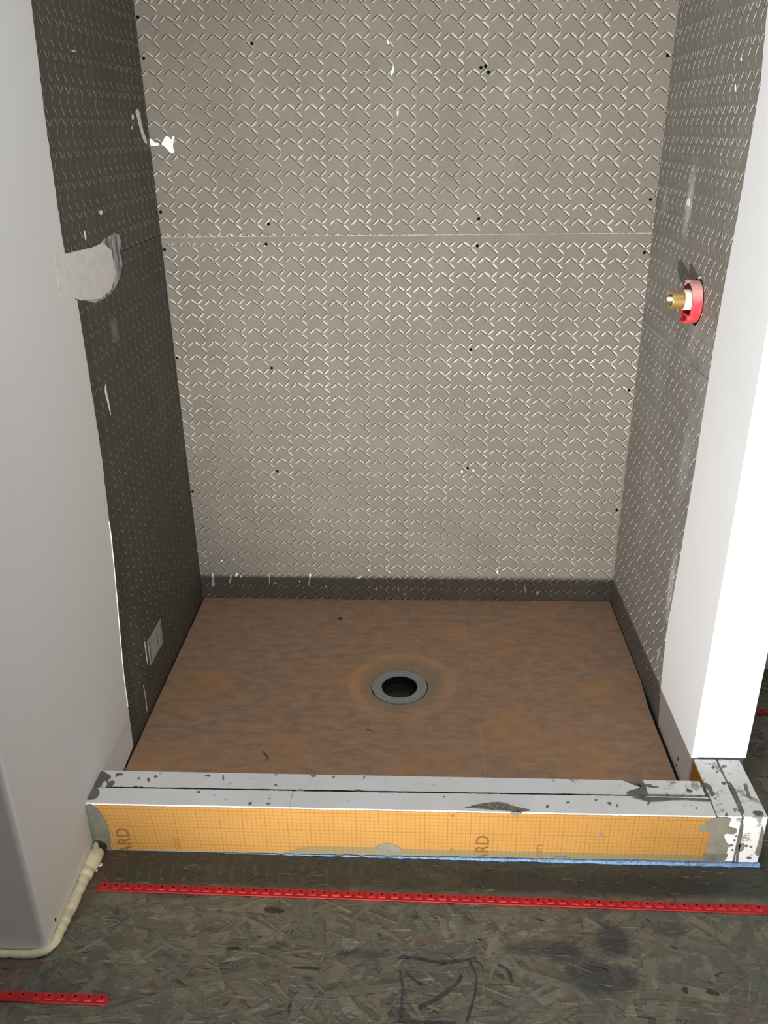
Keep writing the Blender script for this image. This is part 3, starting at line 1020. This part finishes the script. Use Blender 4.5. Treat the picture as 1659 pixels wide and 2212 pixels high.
for i, (a, b, r) in enumerate([(1612, 1827, 4), (1622, 1829, 3), (1580, 1826, 4), (1586, 1815, 3), (1617, 1800, 2), (1582, 1836, 3), (1590, 1806, 3), (1618, 1853, 5)]):
    cpatch('mortar_smear', [(a + r * 1.2 * math.cos(t), b + r * .7 * math.sin(t)) for t in (0, 1, 2, 3, 4, 5)], 1, .0012, -.0006, M_mortar, None, seed=20 + i)
# mortar on the top
cpatch('mortar_smear', [(217, 1667), (226, 1667), (232, 1672), (239, 1675), (240, 1680), (233, 1684), (234, 1690), (244, 1686), (249, 1689), (243, 1697), (240, 1700), (230, 1700), (232, 1690), (226, 1686), (221, 1690), (220, 1700), (198, 1699), (205, 1682)], 2, H, .0012, M_mortar, 'mortar on the left end of the rear board', seed=31)
cpatch('mortar_smear', [(196, 1701), (212, 1702), (215, 1712), (213, 1720), (205, 1727), (188, 1729), (184, 1722), (188, 1714)], 2, H, .0012, M_mortar, 'mortar on the left end of the front board', seed=32)
cpatch('mortar_smear', [(250, 1671), (262, 1670), (268, 1674), (256, 1675), (249, 1679)], 2, H, .0010, M_mortar, seed=33)
for i, (a, b, rx, ry) in enumerate([(321, 1684, 4, 5), (336, 1677, 4, 3), (300, 1681, 3, 2), (294, 1699, 5, 2), (306, 1702, 6, 3), (448, 1675, 7, 3), (482, 1680, 3, 6), (677, 1676, 7, 2.5),
                                    (721, 1678, 4, 2.5), (787, 1680, 3, 3), (596, 1695, 3, 2), (429, 1711, 4, 3), (540, 1736, 4, 4), (580, 1736, 6, 2), (583, 1725, 2, 2), (960, 1721, 3, 2),
                                    (775, 1708, 10, 3), (648, 1707, 12, 2), (1228, 1733, 4, 2.5), (1286, 1728, 3, 2), (1316, 1735, 5, 2.5), (1182, 1742, 3, 4), (1334, 1741, 2.5, 4), (1505, 1746, 2, 2),
                                    (1540, 1657, 4, 3), (1564, 1656, 6, 4), (1549, 1668, 3, 3), (1545, 1725, 3, 2), (1588, 1750, 4, 5), (1570, 1760, 3, 4), (1563, 1692, 5, 4), (1489, 1709, 6, 5), (1484, 1706, 5, 4)]):
    zz = H + .0008 if (1388 < a < 1516 and b < 1718) else H
    cpatch('mortar_smear', [(a + rx * math.cos(t + i), b + ry * math.sin(t + i)) for t in (0, .9, 1.9, 3, 4.2, 5.2)], 2, zz, .0003, (M_mortar, M_dirt, M_dirt)[i % 3], None, seed=40 + i, amp=.0024, step=.002)
cpatch('mortar_smear', [(995, 1745), (1020, 1741), (1050, 1734), (1085, 1732), (1105, 1740), (1125, 1746), (1150, 1750), (1130, 1754), (1090, 1752), (1040, 1748)], 2, H, .0010, M_dirt, 'long mortar drag on the front board', seed=90, amp=.0016)
cpatch('mortar_smear', [(1372, 1689), (1392, 1690), (1396, 1705), (1402, 1722), (1360, 1719), (1350, 1712), (1376, 1704), (1390, 1700)], 2, H - .0004, .0016, M_mortar, 'mortar lump beside the loose offcut', seed=91)
cpatch('mortar_smear', [(1358, 1721), (1400, 1722), (1460, 1724), (1535, 1726), (1538, 1732), (1515, 1731), (1470, 1728), (1430, 1731), (1402, 1733), (1380, 1727)], 2, H, .0012, M_mortar, 'mortar ooze in front of the loose offcut', seed=92)
cpatch('mortar_smear', [(1401, 1731), (1406, 1731), (1400, 1740), (1397, 1738)], 2, H, .001, M_mortar, seed=93)
cpatch('mortar_smear', [(1519, 1690), (1535, 1696), (1540, 1710), (1545, 1716), (1536, 1722), (1530, 1705), (1522, 1700)], 2, H, .0012, M_mortar, 'mortar on the inner return board', seed=94, amp=.0015)
cpatch('mortar_smear', [(1569, 1688), (1580, 1692), (1592, 1715), (1604, 1745), (1609, 1760), (1603, 1756), (1590, 1725), (1578, 1705)], 2, H, .0014, M_mortar, 'mortar squeezed from the joint of the return', seed=95)
cpatch('mortar_smear', [(1624, 1752), (1645, 1752), (1650, 1760), (1640, 1764), (1628, 1760)], 2, H, .0010, M_mortar, 'mortar at the outer corner', seed=96)
cpatch('mortar_smear', [(1606, 1692), (1614, 1694), (1618, 1712), (1624, 1728), (1616, 1726), (1608, 1704)], 2, H, .0008, M_mortar_pale, seed=97, amp=.002)
cpatch('mortar_smear', [(1518, 1717), (1505, 1720), (1512, 1700), (1518, 1693), (1521, 1706)], 2, H - .0004, .0012, M_mortar, seed=98)
cpatch('mortar_smear', [(1390, 1695), (1405, 1694), (1412, 1699), (1425, 1699), (1418, 1703), (1404, 1702), (1396, 1699)], 2, H + .0008, .0009, M_mortar, seed=99, amp=.0014)

# ------------------------------------------------------------------ blue chalk along the foot of the curb
n_ = 150
path, rads = [], []
for i in range(n_):
    t = i / (n_ - 1)
    x = .30 + t * (1.478 - .30)
    r = .0007 + .0042 * min(1, max(0, (x - .45) / .7)) + .0009 * noise.noise(Vector((x * 60, 0, 0)))
    if x > 1.25: r += .0012 * abs(noise.noise(Vector((x * 25, 3, 0))))
    path.append(Vector((x, -.0028, .0035)))
    rads.append(r)
o = link('blue_chalk_line', tube(path, rads, 10, bump=.0018), M_chalk)
tag(o, 'fuzzy light blue chalk line along the foot of the orange curb front', 'chalk line')
pts = [at(px, py, 1, -.001) for px, py in ((238, 1841), (250, 1840), (266, 1841), (266, 1845), (240, 1844))]
o = link('blue_chalk_mark', prism(pts, (0, -.0012, 0)), M_chalk)
tag(o, 'tiny blue chalk dab at the left foot of the curb, beside the foam bead', 'chalk mark')

# ------------------------------------------------------------------ red anchor straps on the floor
def hexplate(L, w, h, hole=True):
    bm = bmesh.new()
    # plan: long hexagon, flared at mid, narrower at the front
    bot = [(-.36 * L, -.5 * w), (.36 * L, -.5 * w), (.5 * L, .12 * w), (.40 * L, .5 * w), (-.40 * L, .5 * w), (-.5 * L, .12 * w)]
    b = [bm.verts.new((x, y, 0)) for x, y in bot]
    t = [bm.verts.new((x * .93, y * .80 + .04 * w, h)) for x, y in bot]
    n = 10
    hr, hy = .10 * L, .08 * w
    hc = [bm.verts.new((hr * math.cos(2 * math.pi * i / n), hy + hr * math.sin(2 * math.pi * i / n), h)) for i in range(n)]
    hb = [bm.verts.new((v.co.x, v.co.y, .0002)) for v in hc]
    for i in range(6):
        bm.faces.new((b[i], b[(i + 1) % 6], t[(i + 1) % 6], t[i]))
    # bridge the top ring to the hole
    ed = [bm.edges.get((t[i], t[(i + 1) % 6])) for i in range(6)]
    e2 = [bm.edges.new((hc[i], hc[(i + 1) % n])) for i in range(n)]
    bmesh.ops.bridge_loops(bm, edges=ed + e2)
    for i in range(n):
        f = bm.faces.new((hc[i], hc[(i + 1) % n], hb[(i + 1) % n], hb[i]))
        f.material_index = 1
    f = bm.faces.new(hb)
    f.material_index = 1
    bmesh.ops.recalc_face_normals(bm, faces=bm.faces)
    return bm


tab_proto = [None]


def strap(p0, p1, width, label, pitch, wave=0.0, endcap=(True, True)):
    a, b = Vector((*p0, .0022)), Vector((*p1, .0022))
    d = (b - a)
    L = d.length
    ang = math.atan2(d.y, d.x)
    root = empty('cable_strap', (a.x, a.y, .0022), label, 'cable strap', 'red heating cable straps on the floor')
    root.rotation_euler = (0, 0, ang)
    bm = bmesh.new()
    N = max(2, int(L / .01))
    pts_t, pts_b = [], []
    for s in (-1, 1):
        pass
    prev = None
    for i in range(N + 1):
        x = L * i / N
        z = wave * math.exp(-((x - L * .87) / .05) ** 2)
        e = 1.0
        if (i == 0 and endcap[0]) or (i == N and endcap[1]): e = .62
        ring = [bm.verts.new((x, -width / 2 * e, z)), bm.verts.new((x, width / 2 * e, z)), bm.verts.new((x, width / 2 * e, z + .0018)), bm.verts.new((x, -width / 2 * e, z + .0018))]
        # raised front rib
        if prev:
            for k in range(4):
                bm.faces.new((prev[k], prev[(k + 1) % 4], ring[(k + 1) % 4], ring[k]))
        else:
            bm.faces.new(ring)
        prev = ring
    bm.faces.new(prev)
    bmesh.ops.recalc_face_normals(bm, faces=bm.faces)
    link('base_strip', bm, M_red, root)
    bm = BX(.004, L - .003, -width / 2 - .0002, -width / 2 + .0012, .0, .0030)
    link('front_rib', bm, M_red, root)
    k = int(L / pitch)
    for i in range(k):
        x = pitch * (i + .5) + (L - k * pitch) / 2
        if i in (24, 9) and k > 20: x -= .0025
        if tab_proto[0] is None:
            o = tab_proto[0] = link('tab', hexplate(.0215, .0162, .0028), [M_red, M_red_dark], root)
        else:
            o = tab_proto[0].copy()
            COL.objects.link(o)
            o.parent = root
        o.location = (x, .0012, .0018 + wave * math.exp(-((x - L * .87) / .05) ** 2))
        o.rotation_euler = (math.radians(random.uniform(-2, 2)), 0, math.radians(random.uniform(-1.5, 1.5)))
    return root


strap((.045, -.1015), (1.60, -.121), .0200, 'long red plastic strap with raised holed tabs across the floor in front of the curb', .0250, wave=.002)
strap((-.42, -.3545), (.156, -.3575), .0200, 'short red plastic strap ending at the lower left, nearest the camera', .0250)
strap((1.52, .535), (1.90, .535), .0200, 'dark red plastic strap in the shade beyond the white end wall', .0250)

# ------------------------------------------------------------------ expanding foam bead round the left wall's foot
fp = [(.0105, -.004, .030), (.012, -.012, .020), (.016, -.024, .016), (.0165, -.045, .015), (.014, -.07, .012), (.013, -.10, .012), (.012, -.14, .011), (.011, -.18, .010), (.011, -.215, .010),
      (.009, -.245, .009), (-.004, -.266, .009), (-.03, -.271, .008), (-.07, -.271, .008), (-.12, -.272, .008), (-.25, -.273, .008), (-.5, -.274, .008)]
pr_ = [.0025, .008, .0165, .0185, .0145, .0115, .0115, .011, .0105, .0085, .0075, .0082, .0075, .0080, .0078, .0075]
pts = resample([Vector(p) for p in fp], 150)
Ls = [0]
for a, b in zip(fp, fp[1:]): Ls.append(Ls[-1] + (Vector(b) - Vector(a)).length)
rads = []
for i in range(150):
    d = Ls[-1] * i / 149
    j = max(k for k in range(len(Ls) - 1) if Ls[k] <= d + 1e-9)
    f = (d - Ls[j]) / (Ls[j + 1] - Ls[j])
    r = pr_[j] * (1 - f) + pr_[j + 1] * f
    rads.append(r * (1 + .055 * math.sin(d * 210 + 3 * math.sin(d * 60)) + .07 * noise.noise(Vector((d * 90, 0, 0)))))
for p, r in zip(pts, rads):
    p.z = max(p.z, r * .86 + .0008)
bead = link('sealing_foam_bead', tube(pts, rads, 20, bump=.0016, seed=3), M_foamseal, smooth=True)
tag(bead, 'lumpy cream bead of expanding foam sealing the foot of the left wall', 'sealing foam')


def crumb(px, py, s, st, rot, label):
    bm = bmesh.new()
    bmesh.ops.create_icosphere(bm, subdivisions=3, radius=1)
    for v in bm.verts:
        v.co *= 1 + .35 * noise.noise(v.co * 1.6 + Vector((px, 0, 0)))
        v.co = Vector((v.co.x * s * st, v.co.y * s, v.co.z * s * .7))
    o = link('foam_crumb', bm, M_foamseal, smooth=True)
    p = at(px, py, 2, 0)
    o.location = (p.x, p.y, s * .7 + .0016)
    o.rotation_euler = (0, 0, rot)
    tag(o, label, 'foam crumb')


crumb(216, 1872, .0042, 1.7, .5, 'larger cream foam crumb on the floor beside the foam bead')
crumb(209, 1882, .0028, 1.6, -1.1, 'smaller cream foam crumb just in front of the larger one')

# small debris on the tray
pts = [at(px, py, 2, ZP + .0015) for px, py in ((569, 1623), (574, 1630), (579, 1635), (577, 1641))]
o = link('wire_scrap', tube(resample(pts, 12), [.0012] * 12, 8), M_chip, smooth=True)
tag(o, 'small dark curled scrap lying on the tray near its front left', 'scrap')
pts = rag([at(px, py, 2, ZP) for px, py in ((731, 1336), (735, 1334), (739, 1335), (737, 1338), (732, 1338))], .002, .0006)
for p in pts: p.z = ZP - .0008
o = link('debris_chip', prism(pts, (0, 0, .002)), M_chip)
tag(o, 'tiny dark chip on the tray near the back wall', 'debris')
pts = [at(px, py, 2, ZP - .002) for px, py in ((792, 1576), (800, 1578), (807, 1581))]
o = link('hair_strand', tube(resample(pts, 10), [.0006] * 10, 6), M_chip, smooth=True)
tag(o, 'thin dark strand on the tray in front of the drain', 'strand')

# ------------------------------------------------------------------ label stuck on the left board
lab = empty('paper_label', (0, .565, .19), 'small pale printed label stuck low on the dark left board', 'label')
lp = [at(px, py, 0, .0) for px, py in ((346, 1337), (352, 1386), (325, 1436), (318, 1386))]
paper = adopt(link('paper', prism([Vector((0.0002, p.y, p.z)) for p in lp], (.0009, 0, 0)), M_label), lab)


def lq(u, v):       # u across (0 near .. 1 deep), v up
    a = lp[2].lerp(lp[3], v)
    b = lp[1].lerp(lp[0], v)
    return a.lerp(b, u)


def lbar(u0, u1, v0, v1, name='printed_line'):
    q = [lq(u0, v0), lq(u1, v0), lq(u1, v1), lq(u0, v1)]
    link(name, prism([Vector((.0011, p.y, p.z)) for p in q], (.0003, 0, 0)), M_print, paper)


lbar(.07, .10, .08, .92)
lbar(.90, .925, .10, .90)
for i in range(9):
    v = .22 + i * .065
    lbar(.60, .64 + .02 * (i % 3), v, v + .035)

# ------------------------------------------------------------------ shower valve
VY, VZ = .607, 1.107
valve = empty('shower_valve', (W, VY, VZ), 'brass shower valve stub inside a red plastic guard on the right wall', 'valve')


def ringx(prof, c, n=48, a0=0, a1=2 * math.pi, fy=1.0):
    """lathe about the x axis; prof = (radius, x) pairs, closed loop"""
    bm = bmesh.new()
    full = abs(a1 - a0 - 2 * math.pi) < 1e-6
    m = n if full else n + 1
    R = []
    for i in range(m):
        a = a0 + (a1 - a0) * i / n
        R.append([bm.verts.new((c[0] + x, c[1] + r * math.cos(a) * fy, c[2] + r * math.sin(a))) for r, x in prof])
    k = len(prof)
    for i in range(n):
        A, B = R[i], R[(i + 1) % m]
        for j in range(k):
            bm.faces.new((A[j], B[j], B[(j + 1) % k], A[(j + 1) % k]))
    if not full:
        bm.faces.new(R[0][::-1])
        bm.faces.new(R[-1])
    bmesh.ops.recalc_face_normals(bm, faces=bm.faces)
    return bm


# flat dark disc painting the shade of the cut-out behind the guard
bm = bmesh.new()
vs = []
for i in range(40):
    a = 2 * math.pi * i / 40
    r = .051 + .003 * noise.noise(Vector((math.cos(a) * 2, math.sin(a) * 2, 0)))
    vs.append(Vector((W - .0004, VY + r * math.cos(a), VZ + r * math.sin(a) * 1.04)))
o = adopt(link('cutout_shade_disc', prism(vs, (-.0006, 0, 0)), M_dark), valve)
o['label'] = 'ragged cut-out drawn as a dark shade disc'
adopt(link('guard_ring', ringx([(.0465, -.0012), (.0485, -.0012), (.0485, -.024), (.0465, -.0245), (.0420, -.024), (.0420, -.0215), (.0460, -.0215)], (W, VY, VZ)), M_ring, bevel=.0004), valve)
for a0, a1, xx in ((1.3, 1.75, -.030), (4.25, 4.6, -.029), (4.75, 5.15, -.028), (3.7, 4.0, -.027)):
    o = adopt(link('guard_tab', ringx([(.0470, -.020), (.0495, -.020), (.0490, xx), (.0455, xx - .001)], (W, VY, VZ), 10, a0, a1), M_ring), valve)
adopt(link('guard_web', BX(W - .020, W - .017, VY - .030, VY + .030, VZ - .0440, VZ - .030), M_ring), valve)
bm = ringx([(.0005, -.002), (.0230, -.002), (.0230, -.030), (.0215, -.032), (.0005, -.032)], (W, VY, VZ + .004), 40)
o = adopt(link('valve_body', bm, M_whiteplastic, bevel=.0), valve)
o['label'] = 'white sleeve'
bm = ringx([(.0005, -.030), (.0205, -.030), (.0205, -.0320), (.0190, -.0330), (.0205, -.0345), (.0205, -.058), (.0195, -.0600), (.0150, -.0600), (.0150, -.046), (.0005, -.046)], (W, VY, VZ + .004), 40)
o = adopt(link('brass_cap', bm, M_brass), valve)
o['label'] = 'brass cylinder with open end'
bm = ringx([(.0004, -.045), (.0048, -.045), (.0048, -.066), (.0040, -.068), (.0004, -.068)], (W, VY, VZ + .006), 20)
o = adopt(link('valve_stem', bm, M_whiteplastic), valve)
o['label'] = 'white splined stem'
# compound crumb stuck above the guard
adopt(link('compound_crumb', tube([Vector((W, VY - .006, VZ + .056)), Vector((W - .006, VY - .005, VZ + .053))], [.0035, .002], 8), M_dust), valve)
